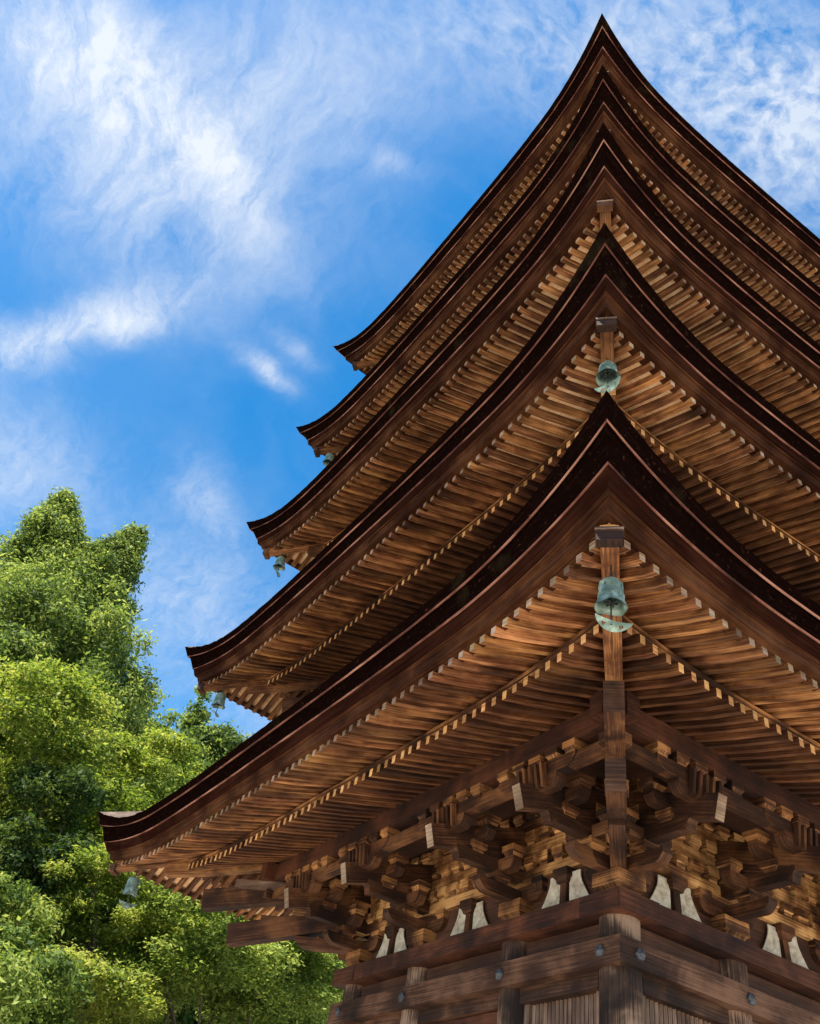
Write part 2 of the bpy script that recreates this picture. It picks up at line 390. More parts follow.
def storey_brackets(k):
    a = A_[k]; zb = ZT[k]-1.935      # top of the wall plate
    detail = (k == 0)
    bays = [-a, -.38*a, .38*a, a]
    for F in range(4):
        fd, sd = fdir(F), sdir(F)
        P = lambda s, d, z: fpt(F, s, d, zb+z)
        # wall: stacked through beams with blocks between, plaster panels with struts below
        wall = MB(); 
        wall.bar(P(-a, a-.03, .65), P(a, a-.03, .65), .05, 1.5, Zv, 0)
        part(wall, 'bracket_wall', ['dark'])
        for zz in (.44, .72, 1.0):
            tb = MB(); tb.bar(P(-a-.35, a, zz+.06), P(a+.35, a, zz+.06), .12, .125, Zv, 0)
            part(tb, 'wall_beam', ['wallb'])
        bl = MB(); spc = .235
        nb = int(2*a/spc)
        for zz in (.565, .845, 1.125):
            for i in range(nb):
                s = -a+(i+.5)*2*a/nb
                masu(bl, P(s, a, zz-.005), .165*random.uniform(.95, 1.05), .155 if zz < 1.1 else .12, sd, fd)
        o = part(bl, 'wall_bearing_block', ['wallb']); o['kind'] = 'stuff'
        for bc, bw in ((-.69*a, .62*a), (0, .76*a), (.69*a, .62*a)):
            st = MB(); st.bar(P(bc, a+.005, -.0), P(bc, a+.005, .30), .15, .09, sd, 0, w2=.12)
            masu(st, P(bc, a+.01, .30), .22, .14, sd, fd, 0)
            so = part(st, 'strut', ['beam'])
            for sg in (-1, 1):
                x0 = .07; xw = min(.48, bw/2-.22); xt = min(.23, xw*.62); n = 8
                pl = MB(); pts = [(x0, 0), (xw, 0)]
                for t in np.linspace(0, 1, n)[1:]:
                    pts.append((xw-(xw-xt)*min(1, (t*1.25))**.62, .02+.38*t))
                pts += [(x0, .40)]
                q = [P(bc+sg*x, a+.03, z) for x, z in pts]
                pl.prism(q, fd*.012, 0); part(pl, 'plaster_panel', ['plaster'])
        # bracket sets
        for s in bays:
            corner = abs(abs(s)-a) < 1e-6
            if corner and not (F in (0, 2)): continue
            br = MB(); blocks = []
            dirs = [(fd, sd)] 
            if corner:
                sg = math.copysign(1, s); C0 = P(s, a, 0)
                dirs = [(fd, sd), (sd*sg, fd)]
            else: C0 = P(s, a, 0)
            masu_list = [(C0, .36, .23, fd, sd)]
            for (o_, l_) in dirs:
                # step 1
                arm(br, C0+Zv*.22, l_, .80, .13, .13)
                arm(br, C0+Zv*.221+o_*.14, o_, 1.0, .13, .128)
                for t in (-.32, .32): masu_list.append((C0+l_*t+Zv*.35, .17, .10, o_, l_))
                masu_list.append((C0+o_*.35+Zv*.35, .20, .11, o_, l_))
                # step 2
                arm(br, C0+o_*.35+Zv*.45, l_, .64, .13, .125)
                arm(br, C0+Zv*.452+o_*.33, o_, 1.3, .13, .127)
                for t in (-.25, .25): masu_list.append((C0+o_*.35+l_*t+Zv*.58, .19, .11, o_, l_))
                masu_list.append((C0+o_*.70+Zv*.57, .20, .11, o_, l_))
                # step 3 arm under tail rafter
                arm(br, C0+o_*.70+Zv*.685, l_, .58, .13, .125)
                for t in (-.22, .22): masu_list.append((C0+o_*.70+l_*t+Zv*.81, .19, .10, o_, l_))
                br.bar(C0+o_*.0+Zv*.74, C0+o_*.95+Zv*.50, .12, .15, Zv, 0)
                # carved cloud shaped arm under the eave purlin
                arm(br, C0+o_*1.04+Zv*.81, l_, 1.15, .13, .125)
                arm(br, C0+o_*1.04+Zv*.68, l_, .62, .135, .128)
                for t in (-.50, -.25, 0, .25, .50): masu_list.append((C0+o_*1.04+l_*t+Zv*.935, .17, .115, o_, l_))
                for t in (-.17, -.085, 0, .085, .17): br.bar(C0+o_*1.12+l_*t+Zv*.68, C0+o_*1.16+l_*t+Zv*.92, .035, .06, Zv, 0)
            if corner:
                sg = math.copysign(1, s); dg = (fd+sd*sg).normalized(); q2 = math.sqrt(2)
                sidev = dg.cross(Zv)
                arm(br, C0+Zv*.223+dg*.25, dg, 1.5, .135, .15)
                arm(br, C0+Zv*.455+dg*.5, dg, 2.1, .135, .15)
                for t, zz in ((.35*q2, .355), (.70*q2, .585)): masu_list.append((C0+dg*t+Zv*zz, .22, .11, dg, sidev))
            bo = part(br, 'bracket_set', ['beam'])
            for (c, sz, h, ax, ay) in masu_list:
                if detail:
                    m_ = MB(); masu(m_, c, sz, h, ax, ay); part(m_, 'bearing_block', ['block'], bo)
                else: masu(br, c, sz, h, ax, ay)
            if not detail:
                bpy.data.objects.remove(bo); bo = part(br, 'bracket_set', ['beam'])
            for (o_, l_) in dirs:
                tl = MB(); hh = .25
                A0 = C0+o_*(-.1)+Zv*.98; B0 = C0+o_*1.30+Zv*.56
                tl.bar(A0, B0, .115, hh*.94, Zv, 0, 1); part(tl, 'tail_rafter', ['beam', 'end'], bo)
            if corner:
                for (d1, z1, w) in ((1.76, .73, .17), (1.40, .30, .17)):
                    tl = MB(); tl.bar(C0+dg*-.1+Zv*(z1+.42), C0+dg*(d1*q2)+Zv*z1, w, .27, Zv, 0, 1); part(tl, 'diagonal_tail_rafter', ['beam', 'tie'], bo)
                kb = MB(); zt_ = ZT[k]
                kb.bar(C0+dg*(.9*q2)+Zv*.98, C0+dg*(1.45*q2)+Zv*.98, .17, .13, Zv, 0)
                part(kb, 'hip_bearing_block', ['grey'], bo)
        # eave purlin and lower batten beam
        pu = MB(); dp = a+1.04
        pu.bar(P(-dp-.24, dp, 1.165), P(dp+.24, dp, 1.165), .16, .24, Zv, 0, 0)
        part(pu, 'eave_purlin', ['red'])
        for d2, z2 in ((a+1.03, .868),):
            p2 = MB(); p2.bar(P(-d2-.15, d2, z2), P(d2+.15, d2, z2), .115, .112, Zv, 0); part(p2, 'bracket_tie', ['beam'])
        ce = MB(); ce.bar(P(0, a+.02, 1.30), P(0, dp, 1.10), 2*a+2.0, .02, Zv, 0); part(ce, 'bracket_ceiling', ['dark'])
for k in range(5): storey_brackets(k)

# ---- ground storey
a = A_[0]; b = .9; ZD = 3.03
def cyl(mb, c, r, z0, z1, mi=0, n=24, r2=None):
    secs = [[Vector((c[0]+rr*math.cos(t), c[1]+rr*math.sin(t), z)) for t in np.linspace(0, 2*math.pi, n, endpoint=False)] for z, rr in ((z0, r), ((z0+z1)/2, r), (z1, r2 or r))]
    mb.tube(secs, mi); 
    for i in range(len(mb.sm)): mb.sm[i] = len(mb.f[i]) == 4
for sx, sy in [(-a,-a),(-a,-b),(-a,b),(-a,a),(-b,-a),(b,-a),(a,-a),(a,-b),(a,b),(a,a),(-b,a),(b,a)]:
    c = MB(); cyl(c, (sx, sy), .195, PZ, 2.845, 0, 28, .19); part(c, 'column', ['column'])
for F in range(4):
    fd, sd = fdir(F), sdir(F)
    P = lambda s, d, z: fpt(F, s, d, z)
    ext = .285 if F in (0, 2) else .283
    m1 = MB(); m1.bar(P(-a-.27, a, 2.935), P(a+.27, a, 2.935), .52, .188 if F in (0,2) else .18, Zv, 0); part(m1, 'wall_plate', ['red'])
    m2 = MB(); lim = a+.245
    # mitred nageshi in front of the columns
    o0, o1 = a+.10, a+.245
    def sec(sg):
        return [P(sg*o0, o0, 2.39), P(sg*o1, o1, 2.39), P(sg*o1, o1, 2.62), P(sg*o0, o0, 2.62)]
    m2.tube([sec(-1), sec(1)], 0); no = part(m2, 'tie_beam', ['tie'])
    for s in (-a, -b, b, a):
        q = MB(); C0 = P(s, o1+.004, 2.505); R0 = .055
        rings = []
        for rr, oo in ((1.0, 0), (.9, .02), (.55, .026), (.0, .04)):
            rings.append([C0+sd*math.cos(t)*R0*rr*(1+.08*math.cos(6*t))+Zv*math.sin(t)*R0*rr*(1+.08*math.cos(6*t))+fd*oo for t in np.linspace(0, 2*math.pi, 18, endpoint=False)])
        q.tube(rings, 0); part(q, 'rivet_cover', ['iron'], no)
    m3 = MB(); m3.bar(P(-a, a, 2.73), P(a, a, 2.73), .12, .20, Zv, 0); part(m3, 'head_beam', ['dark'])
    for (s0, s1, kind) in ((-a, -b, 'win'), (-b, b, 'door'), (b, a, 'win')):
        x0, x1 = s0+.17, s1-.17
        li = MB(); li.bar(P(x0, a+.03, 2.32), P(x1, a+.03, 2.32), .16, .14, Zv, 0); part(li, 'lintel', ['tie'])
        if kind == 'win':
            fr = MB(); w = .07
            for x in (x0+w/2, x1-w/2): fr.bar(P(x, a+.02, 1.0), P(x, a+.02, 2.25), w, .10, sd, 0)
            fr.bar(P(x0, a+.025, 1.0), P(x1, a+.025, 1.0), .12, .1, Zv, 0)
            ba = MB(); n = 17
            for i in range(n):
                x = x0+w+(i+.5)*(x1-x0-2*w)/n
                ba.bar(P(x, a, 1.02), P(x, a, 2.252), .034, .034, (fd+sd), 0)
            ba.bar(P(x0, a-.08, 1.65), P(x1, a-.08, 1.65), .02, 1.3, Zv, 1)
            wo = part(ba, 'lattice_window', ['grey', 'dark']); part(fr, 'window_frame', ['grey'], wo)
            wl = MB(); wl.bar(P(s0, a-.02, .12), P(s1, a-.02, .12), .08, 1.64, Zv, 0); part(wl, 'wall_panel', ['beam'])
        else:
            fr = MB(); fr.bar(P(x0, a+.0, 2.14), P(x1, a+.0, 2.14), .10, .20, Zv, 0); fr.bar(P(x0, a+.02, 1.985), P(x1, a+.02, 1.985), .12, .08, Zv, 0)
            part(fr, 'door_head', ['red'])
            for sg in (-1, 1):
                dr = MB(); dr.bar(P(sg*.36, a-.03, .62), P(sg*.36, a-.03, 1.94), .70, .05, sd, 0)
                for zz in (-.0, .9, 1.9): dr.bar(P(sg*.02, a+.0, zz), P(sg*.70, a+.0, zz), .03, .08, Zv, 0)
                part(dr, 'door', ['beam'])
            po = MB(); po.bar(P(-b+.2, a+.03, -.6), P(-b+.2, a+.03, 1.94), .06, .09, sd, 0); po.bar(P(b-.2, a+.03, -.6), P(b-.2, a+.03, 1.94), .06, .09, sd, 0)
            part(po, 'door_post', ['grey'])
core = MB(); core.box((0,0,1.1), 2*a-.3, 2*a-.3, 3.5, mi=0); part(core, 'inner_wall', ['dark'])
# ---- upper bodies
for k in range(1, 5):
    a = A_[k]; zb = ZT[k]-1.935; z0 = ZT[k-1]+.2
    w = MB(); w.box((0,0,(z0+zb)/2), 2*a-.1, 2*a-.1, zb-z0, mi=0); part(w, 'storey_wall', ['beam'])
    for F in range(4):
        fd, sd = fdir(F), sdir(F); P = lambda s, d, z: fpt(F, s, d, z)
        q = MB(); q.bar(P(-a-.2, a, zb-.08), P(a+.2, a, zb-.08), .40, .15 if F in (0, 2) else .145, Zv, 0); part(q, 'wall_plate', ['red'])
        q = MB(); o0, o1 = a-.06, a+.12; zz = zb-.35
        q.tube([[P(sg*o0, o0, zz), P(sg*o1, o1, zz), P(sg*o1, o1, zz+.16), P(sg*o0, o0, zz+.16)] for sg in (-1, 1)], 0); part(q, 'tie_beam', ['column'])
    for sx in (-1, -.38, .38, 1):
        for sy in (-1, -.38, .38, 1):
            if max(abs(sx), abs(sy)) == 1:
                c = MB(); cyl(c, (sx*a, sy*a), .14, z0, zb-.15, 0, 16); part(c, 'upper_column', ['column'])
# ---- spire
sp = MB(); z = ZT[4]+2.5
sp.box((0,0,z+.25), 1.1, 1.1, .5, mi=0)
def ring(r, z): return [Vector((r*math.cos(t), r*math.sin(t), z)) for t in np.linspace(0, 2*math.pi, 20, endpoint=False)]
prof = [(.5, .5), (.45, .8), (.15, .95), (.07, 1.0), (.07, 1.4)]
for i in range(9):
    z1 = 1.5+i*.5; r = .45-.03*i; prof += [(.07, z1), (r, z1+.02), (r, z1+.14), (.07, z1+.16)]
prof += [(.05, 6.2), (.3, 6.5), (.3, 7.0), (.05, 7.3), (.15, 7.6), (.01, 8.0)]
sp.tube([ring(r, z+zz) for r, zz in prof], 0); part(sp, 'spire', ['bronze'])
# ---- stone platform
pf = MB(); pf.box((0,0,-1.22), 7.6, 7.6, 1.02); pf.box((0,0,-.74), 7.9, 7.9, .1)
for i in range(4): pf.box((0, -4.1-.3*i, -1.7+.12*(3-i)+.06-.0), 2.4, .32, .12+.24*(3-i)*0)
part(pf, 'stone_platform', ['stone'])

# ------------------------------------------------------------------ wind bells
def wind_bell(loc, rot, label, plate_tilt=(.5, .2)):
    root = empty('wind_bell', loc); root.rotation_euler = (rot[1], 0, rot[0]); root.scale = (.88, .88, .84); tag(root, label, 'wind bell', 'bronze wind bells under the eave corners')
    b_ = MB(); n = 48
    prof = [(.0, .31), (.03, .308), (.06, .298), (.082, .28), (.094, .25), (.098, .20), (.102, .15), (.108, .10), (.116, .06), (.127, .03), (.138, .0)]
    def rim(t): return .028*abs(math.cos(2*t))
    for inner in (0, 1):
        rings = []
        for r, z in prof:
            r2 = max(0, r-(.008 if inner else 0)); rr = []
            for i in range(n):
                t = 2*math.pi*i/n; ell = .92
                zz = z+(rim(t) if z == 0 else rim(t)*.45 if z < .05 else 0)-(.008 if inner and z > .2 else 0)
                rr.append(Vector((r2*math.cos(t), r2*math.sin(t)*ell, zz)))
            rings.append(rr)
        for i in range(len(rings)-1):
            for j in range(n):
                pass
                if i == 4 and j in (6, 18, 30, 42): continue        # small square openings
                k2 = (j+1) % n
                b_.face([rings[i][j], rings[i][k2], rings[i+1][k2], rings[i+1][j]], [(0,0),(0,1),(1,1),(1,0)], 0, (1,1,1,1), True)
    for z, r in ((.235, .097), (.13, .106), (.115, .108)):
        sec = lambda z1, r1: [Vector((r1*math.cos(t), r1*.92*math.sin(t), z1)) for t in np.linspace(0, 2*math.pi, 40, endpoint=False)]
        b_.tube([sec(z, r-.004), sec(z+.002, r+.003), sec(z+.009, r+.003), sec(z+.011, r-.004)], 0, caps=(False, False), tn=(1,1,1,1))
    for j in range(4):                                               # bosses in rows between the bands
        for c in range(-2, 3):
            for z in (.205, .225, .265):
                t = math.pi/2*j+c*.13; r = .099 if z < .22 else (.097 if z < .25 else .091)
                b_.box((r*math.cos(t), r*.92*math.sin(t), z), .010, .010, .010, tn=(1,1,1,1))
    b_.build('bell_body', ['verdigris'], root)
    h = MB(); pts = [Vector((.0, .035*math.cos(t), .33+.045*math.sin(t))) for t in np.linspace(0, 2*math.pi, 14)]
    for p, q in zip(pts, pts[1:]): h.bar(p, q, .014, .014, (1,0,0), 0)
    h.bar((0,0,.37), (0,0,.46), .012, .012, (1,0,0), 0)
    h.build('hanging_hook', ['bronze'], root)
    cl = MB(); cl.bar((0,0,.28), (0,0,-.16), .012, .012, (1,0,0), 0)
    for i in range(6):
        t = i*math.pi/3; cl.bar((0,0,.06), (.055*math.cos(t), .055*math.sin(t), .06), .014, .018, Zv, 0)
    co = cl.build('clapper', ['bronze'], root)
    # wind catching plate: crescent sheet with a small heart shaped hole
    cu = bpy.data.curves.new('plate', 'CURVE'); cu.dimensions = '2D'; cu.fill_mode = 'BOTH'; cu.extrude = .003
    def spl(pts):
        s = cu.splines.new('POLY'); s.points.add(len(pts)-1); s.use_cyclic_u = True
        for q, (x, y) in zip(s.points, pts): q.co = (x, y, 0, 1)
    up = [(.165*math.cos(t), .03+.02*math.cos(t)**2) for t in np.linspace(math.pi, 0, 16)]
    lo = [(.165*math.cos(t), -.065*math.sin(t)+.05*math.cos(t)**2) for t in np.linspace(0, math.pi, 16)]
    spl(up+lo[1:-1])
    for sx in (-.075, .075):
        spl([(sx, -.03), (sx+.02, -.005), (sx+.012, .008), (sx, .0), (sx-.012, .008), (sx-.02, -.005)])
    tmp = bpy.data.objects.new('wind_plate_curve', cu); COL.objects.link(tmp)
    dg = bpy.context.evaluated_depsgraph_get(); me = bpy.data.meshes.new_from_object(tmp.evaluated_get(dg)); me.name = 'wind_plate'
    bpy.data.objects.remove(tmp)
    me.materials.clear(); me.materials.append(M['verdigris'])
    o = bpy.data.objects.new('wind_plate', me); COL.objects.link(o); o.parent = root; o.location = (.01, 0, -.15)
    o.rotation_euler = (R_(90)-plate_tilt[0], 0, plate_tilt[1])
    return root
def bellspot(k, sx, sy, back=.72):
    d = E_[k]-back; fly, _ = eave_table(k); z_, R2, c2 = interp(fly, d)
    return (sx*d, sy*d, z_-.15-.39)
wind_bell(bellspot(0,-1,-1), (R_(-45+12), .05), 'green wind bell with a crescent plate under the nearest corner of the lowest roof', (-.75, .25))
wind_bell(bellspot(1,-1,-1), (R_(-45), -.10), 'green wind bell just above the peak of the lowest roof, under the second roof corner', (-.75, -.5))
wind_bell(bellspot(0,-1,1), (R_(-20), .18), 'dark green wind bell at the far left tip of the lowest roof against the trees', (-.35, .5))
wind_bell(bellspot(1,-1,1), (R_(-30), .12), 'dark wind bell at the left tip of the second roof just over the treetops', (1.2, 1.5))
wind_bell(bellspot(2,-1,1), (R_(-30), .10), 'dark wind bell at the left tip of the third roof against blue sky', (1.2, 1.4))
wind_bell(bellspot(3,-1,1), (R_(-30), .10), 'tiny wind bell at the left tip of the fourth roof, mostly hidden', (1.2, 1.4))

# ------------------------------------------------------------------ ground and hillside
def hill_h(x, y):
    t = max(0., y-9.5); h = .40*t-.0*t
    if t < 8: h = .40*t*t/16.
    else: h = .40*(t-4.)
    h = min(h, 26*(1-math.exp(-h/26.))*1.25)
    fall = 1/(1+math.exp(-(24-abs(x+6))/4.)) if False else 1
    return h*fall+.25*math.sin(x*.31+y*.17)*min(1, t/6)
gm = MB(); 
o = None
gm.face([(-900,-900,-1.7), (900,-900,-1.7), (900,900,-1.7), (-900,900,-1.7)], [(0,0),(1,0),(1,1),(0,1)])
tag(gm.build('ground', ['gravel']), kind='structure')
pv = MB(); pv.loft([[(x, y, -1.695) for x in (-6, 6)] for y in (-6, 6)]); tag(pv.build('paving', ['paving']), kind='structure')
hm = MB(); xs = np.linspace(-90, 110, 60); ys = np.concatenate([np.linspace(8.5, 60, 40), np.linspace(64, 160, 14)])
hm.loft([[(x, y, -1.72+(hill_h(x, y) if y > 9.2 else -.05)) for x in xs] for y in ys], sm=True); tag(hm.build('hillside', ['hill']), kind='structure')

# ------------------------------------------------------------------ trees
def leaves(name, parent, puffs, n, size, cols, normal_out=.5, flat=1., seed=1, mat='leaf', up=.3, shell=.55):
    n = int(n*1.3); r = np.random.default_rng(seed); pf_ = np.array(puffs, dtype=float)      # x y z rx rz
    w = pf_[:, 3]**1.6*pf_[:, 4]**.4; idx = r.choice(len(pf_), n, p=w/w.sum())
    d = r.normal(size=(n, 3)); d /= np.linalg.norm(d, axis=1)[:, None]
    d[:, 2] = np.where((d[:, 2] < -.3) & (r.random(n) < .5), -d[:, 2], d[:, 2])
    rad = shell+(1.12-shell)*r.random(n)**.7
    rad *= 1+.28*np.sin(d[:, 0]*7+idx)*np.cos(d[:, 1]*6+idx*1.7)+np.where(r.random(n) < .16, .45*r.random(n), 0)
    c = pf_[idx, :3]+d*rad[:, None]*np.stack([pf_[idx, 3], pf_[idx, 3], pf_[idx, 4]], 1)+r.normal(size=(n, 3))*size*1.2
    nn = d*normal_out+r.normal(size=(n, 3))*.45+np.array([0, 0, up]); nn /= np.linalg.norm(nn, axis=1)[:, None]
    t = np.cross(nn, r.normal(size=(n, 3))); t /= np.linalg.norm(t, axis=1)[:, None]; bt = np.cross(nn, t)
    L = size*np.clip(np.exp(r.normal(size=n)*.32)*.98, .4, 1.9)[:, None]; W = L*.42
    v = np.stack([c-t*L, c-bt*W+t*L*.1, c+t*L, c+bt*W+t*L*.1], 1).reshape(-1, 3).astype(np.float32)
    me = bpy.data.meshes.new(name); me.vertices.add(4*n); me.vertices.foreach_set('co', v.ravel())
    me.loops.add(4*n); me.loops.foreach_set('vertex_index', np.arange(4*n, dtype=np.int32))
    me.polygons.add(n); me.polygons.foreach_set('loop_start', np.arange(0, 4*n, 4, dtype=np.int32)); me.polygons.foreach_set('loop_total', np.full(n, 4, dtype=np.int32))
    me.update(calc_edges=True)
    cols = np.array(cols); k = r.random((n, 1))**1.2*(len(cols)-1); pt = r.normal(size=(len(pf_), 1))*.22
    k = np.clip(k+pt[idx]*(len(cols)-1), 0, len(cols)-1.001); i0 = k.astype(int); f = k-i0
    cc = cols[i0[:, 0]]*(1-f)+cols[i0[:, 0]+1]*f; cc *= (.82+.34*r.random((n, 1)))
    ca = me.color_attributes.new('tone', 'FLOAT_COLOR', 'CORNER')
    ca.data.foreach_set('color', np.repeat(np.concatenate([cc, np.ones((n, 1))], 1), 4, axis=0).astype(np.float32).ravel())
    me.materials.append(M[mat]); o = bpy.data.objects.new(name, me); COL.objects.link(o); o.parent = parent
    return o
def limb(mb, pts, r0, r1, n=8):
    secs = []; m = len(pts)
    for i, p in enumerate(pts):
        p = Vector(p); a_ = Vector(pts[min(m-1, i+1)])-Vector(pts[max(0, i-1)]); a_.normalize()
        x = a_.cross(Vector((.3, 1, .1))).normalized(); y = a_.cross(x); r = r0+(r1-r0)*i/(m-1)
        secs.append([p+x*math.cos(t)*r+y*math.sin(t)*r for t in np.linspace(0, 2*math.pi, n, endpoint=False)])
    mb.tube(secs, 0, tn=(1,1,1,1))
    for i in range(len(mb.sm)): mb.sm[i] = True
def make_tree(name, base, env, zlo, zhi, npuff, pr, nleaf, size, cols, label, cat, seed, flat=.7, normal_out=.6, up=.3, group=None, centers=None, trunk=.25, forks=7, shell=.5):
    """env(t) -> (dx, dy, half width) of the crown at height fraction t"""
    bz = -1.72+hill_h(*base) if base[1] > 9.2 else -1.7
    root = empty(name, (base[0], base[1], bz)); tag(root, label, cat, group)
    rr = random.Random(seed); puffs = []
    for i in range(npuff):
        t = rr.random()**.85; c = env(t, rr); a1 = rr.uniform(0, 2*math.pi); q = rr.random()**.45
        s = pr*rr.uniform(.6, 1.25)*(1-.45*t)
        z = zlo+(zhi-zlo)*t
        puffs.append((c[0]+math.cos(a1)*q*max(0, c[2]-s*.6), c[1]+math.sin(a1)*q*max(0, c[2]-s*.6), z-s*flat*.8-bz, s, s*flat))
    leaves('crown', root, puffs, nleaf, size, cols, normal_out, flat, seed, up=up, shell=shell)
    tr = MB(); top = zlo+(zhi-zlo)*.55-bz; wob = [(rr.uniform(-.2, .2)*i*.35, rr.uniform(-.2, .2)*i*.35, top*i/5) for i in range(6)]
    limb(tr, [(0,0,-.3)]+wob[1:], trunk, trunk*.35, 10)
    for i in range(forks):
        p = puffs[rr.randrange(len(puffs))]; j = rr.randint(2, 4); s0 = Vector(wob[j]); e0 = Vector(p[:3])
        mid = s0.lerp(e0, .5)+Vector((0,0,-.15*(e0-s0).length+rr.uniform(0, .3)))
        limb(tr, [s0, s0.lerp(mid, .6), mid, mid.lerp(e0, .6), e0], trunk*.38, trunk*.08, 7)
    tr.build('trunk', ['barktrunk'], root)
    return root
YG = [(.06,.10,.018), (.14,.20,.032), (.24,.30,.055), (.34,.36,.09)]
MG = [(.045,.08,.02), (.11,.17,.034), (.20,.27,.055), (.30,.35,.09)]
DG = [(.016,.036,.010), (.034,.066,.015), (.070,.11,.022), (.12,.16,.035)]
CG = [(.045,.075,.02), (.11,.165,.036), (.19,.25,.055), (.28,.33,.09)]
def env_cam(t, rr):
    w = [6.0, 6.3, 6.4, 6.2, 5.2, 3.6, 1.9, .15]; i = t*(len(w)-1); j = min(int(i), len(w)-2); hw = w[j]+(w[j+1]-w[j])*(i-j)
    cx = 0
    if t > .62: cx = (1.9 if rr.random() < .5 else -1.5)*((t-.62)/.38)**.7; hw = hw*.8
    return (cx, 0, hw)
make_tree('camphor_tree', (-6.6, 25.3), env_cam, 8, 24.3, 900, .80, 300000, .085, CG, 'tall rounded evergreen tree with twin tops, left of the pagoda against the sky', 'tree', 3, 1.15, .45, .5, trunk=.6, forks=16)
def env_round(R, top=.35):
    def f(t, rr): return (0, 0, R*(math.sqrt(max(0, 1-((t-.45)/.58)**2)) if t < 1 else top))
    return f
mp = dict(flat=.42, normal_out=.25, up=.9)
make_tree('maple_tree', (-6.6, 17.0), env_round(4.6), 4.2, 12.2, 170, .95, 95000, .065, YG, 'yellow green maple in front of the tall twin topped tree', 'tree', 21, group='maples beside the pagoda', **mp)
make_tree('maple_tree', (-2.0, 18.8), env_round(4.2), 4.2, 12.3, 160, .95, 90000, .065, YG, 'light green maple behind the left tip of the lowest roof', 'tree', 22, group='maples beside the pagoda', **mp)
make_tree('maple_tree', (-11.2, 15.6), env_round(4.2), 3.6, 11.6, 150, .95, 80000, .065, YG, 'yellow green maple cut by the left edge, under the tall tree', 'tree', 23, group='maples beside the pagoda', **mp)
make_tree('maple_tree', (.4, 13.6), env_round(3.9), 4.5, 7.1, 110, .75, 75000, .052, MG, 'small spreading maple with bare forked trunk below the far left roof corner', 'tree', 24, group='maples beside the pagoda', trunk=.14, forks=14, **mp)
make_tree('maple_tree', (-3.2, 12.8), env_round(2.6), 3.6, 6.7, 70, .62, 45000, .05, YG, 'pale green maple spray just under the far left wind bell', 'tree', 25, group='maples beside the pagoda', trunk=.12, **mp)
make_tree('broadleaf_shrub', (-6.3, 11.6), env_round(3.2), .6, 5.2, 120, .62, 75000, .055, MG, 'dense glossy green shrub tree in the lower left corner', 'tree', 26, flat=.7, normal_out=.5, up=.4, trunk=.15)
make_tree('broadleaf_shrub', (-9.4, 12.4), env_round(3.0), .6, 5.8, 100, .7, 55000, .06, DG, 'dark green shrub tree at the left frame edge', 'tree', 27, flat=.7, normal_out=.5, up=.4, trunk=.15)
make_tree('shade_gap_tree', (-5.2, 13.6), env_round(1.7), 4.2, 8.6, 50, .6, 26000, .06, DG, 'dark tree added as the shadowed gap between the maples behind the lowest roof tip', 'tree', 28, flat=.8, trunk=.25)  # dark foliage added to stand in for a shadowed gap in the trees
def env_cone(R):
    def f(t, rr): return (0, 0, R*(1-t)**.8+.15)
    return f
far = [(14, 38, 11.5, 23.2, 4.6, 0), (7.5, 42, 12, 25.0, 5.4, 1), (1.5, 40, 11, 23.7, 5.2, 0), (-4, 40, 10, 25.0, 5.0, 1), (5, 31, 7, 17.5, 4.2, 0), (-1.0, 30, 7, 17.5, 4.2, 1), (11, 28, 6, 14.5, 4.0, 0), (-15, 33, 8, 22, 5.5, 1), (6.0, 21, 2.5, 9.5, 3.4, 1), (-13, 22, 3, 11, 4, 0), (13,21,1.5,8.5,3.4,0)]
lab = ['leafy hillside tree straight above the far left roof tip of the lowest roof', 'tree on the skyline right of the small pine', 'skyline tree left of the small pine', 'skyline tree beside the tall twin topped tree', 'hillside tree below the skyline near the roof edge', 'hillside tree in the middle of the wooded slope', 'lower hillside tree half hidden by the pagoda roof', 'tall tree behind the twin topped tree at the left edge', 'green tree behind the small forked maple', 'green tree behind the left edge maple', 'tree behind the pagoda wall near its left corner']
for i, (x, y, z0, z1, R, c) in enumerate(far):
    make_tree('hillside_tree', (x, y), env_round(R), z0-3, z1+.2, 170, 1.15, 52000, .15, [MG, CG][c], lab[i], 'tree', 40+i, flat=.65, normal_out=.5, group='trees on the hillside', trunk=.25, forks=5)
make_tree('pine_tree', (5.4, 42.5), env_cone(2.2), 14, 27.9, 40, .75, 9000, .15, MG, 'small pointed pine standing above the treeline left of the second roof tip', 'tree', 77, flat=.5, trunk=.2)

# ------------------------------------------------------------------ sky
SUN_AZ, SUN_EL = R_(203), R_(66)
sd_ = Vector((math.cos(SUN_AZ)*math.cos(SUN_EL), math.sin(SUN_AZ)*math.cos(SUN_EL), math.sin(SUN_EL)))
W = bpy.data.worlds.new('World'); S.world = W; W.use_nodes = True; nt = W.node_tree; nt.nodes.clear()
wo = nt.nodes.new('ShaderNodeOutputWorld'); bg = nt.nodes.new('ShaderNodeBackground'); nt.links.new(bg.outputs[0], wo.inputs[0])
sky = nt.nodes.new('ShaderNodeTexSky'); sky.sky_type = 'NISHITA'; sky.sun_disc = False; sky.sun_elevation = SUN_EL
sky.sun_rotation = math.atan2(sd_.x, sd_.y); sky.air_density = 1.0; sky.dust_density = .3; sky.ozone_density = 3.0
SKY_S = .104
bg.inputs[1].default_value = SKY_S
def mth(op, a_, b_=None, c_=None, clamp=False):
    n = nt.nodes.new('ShaderNodeMath'); n.operation = op; n.use_clamp = clamp
    for i, v in enumerate((a_, b_, c_)):
        if v is None: continue
        if isinstance(v, (int, float)): n.inputs[i].default_value = v
        else: nt.links.new(v, n.inputs[i])
    return n.outputs[0]
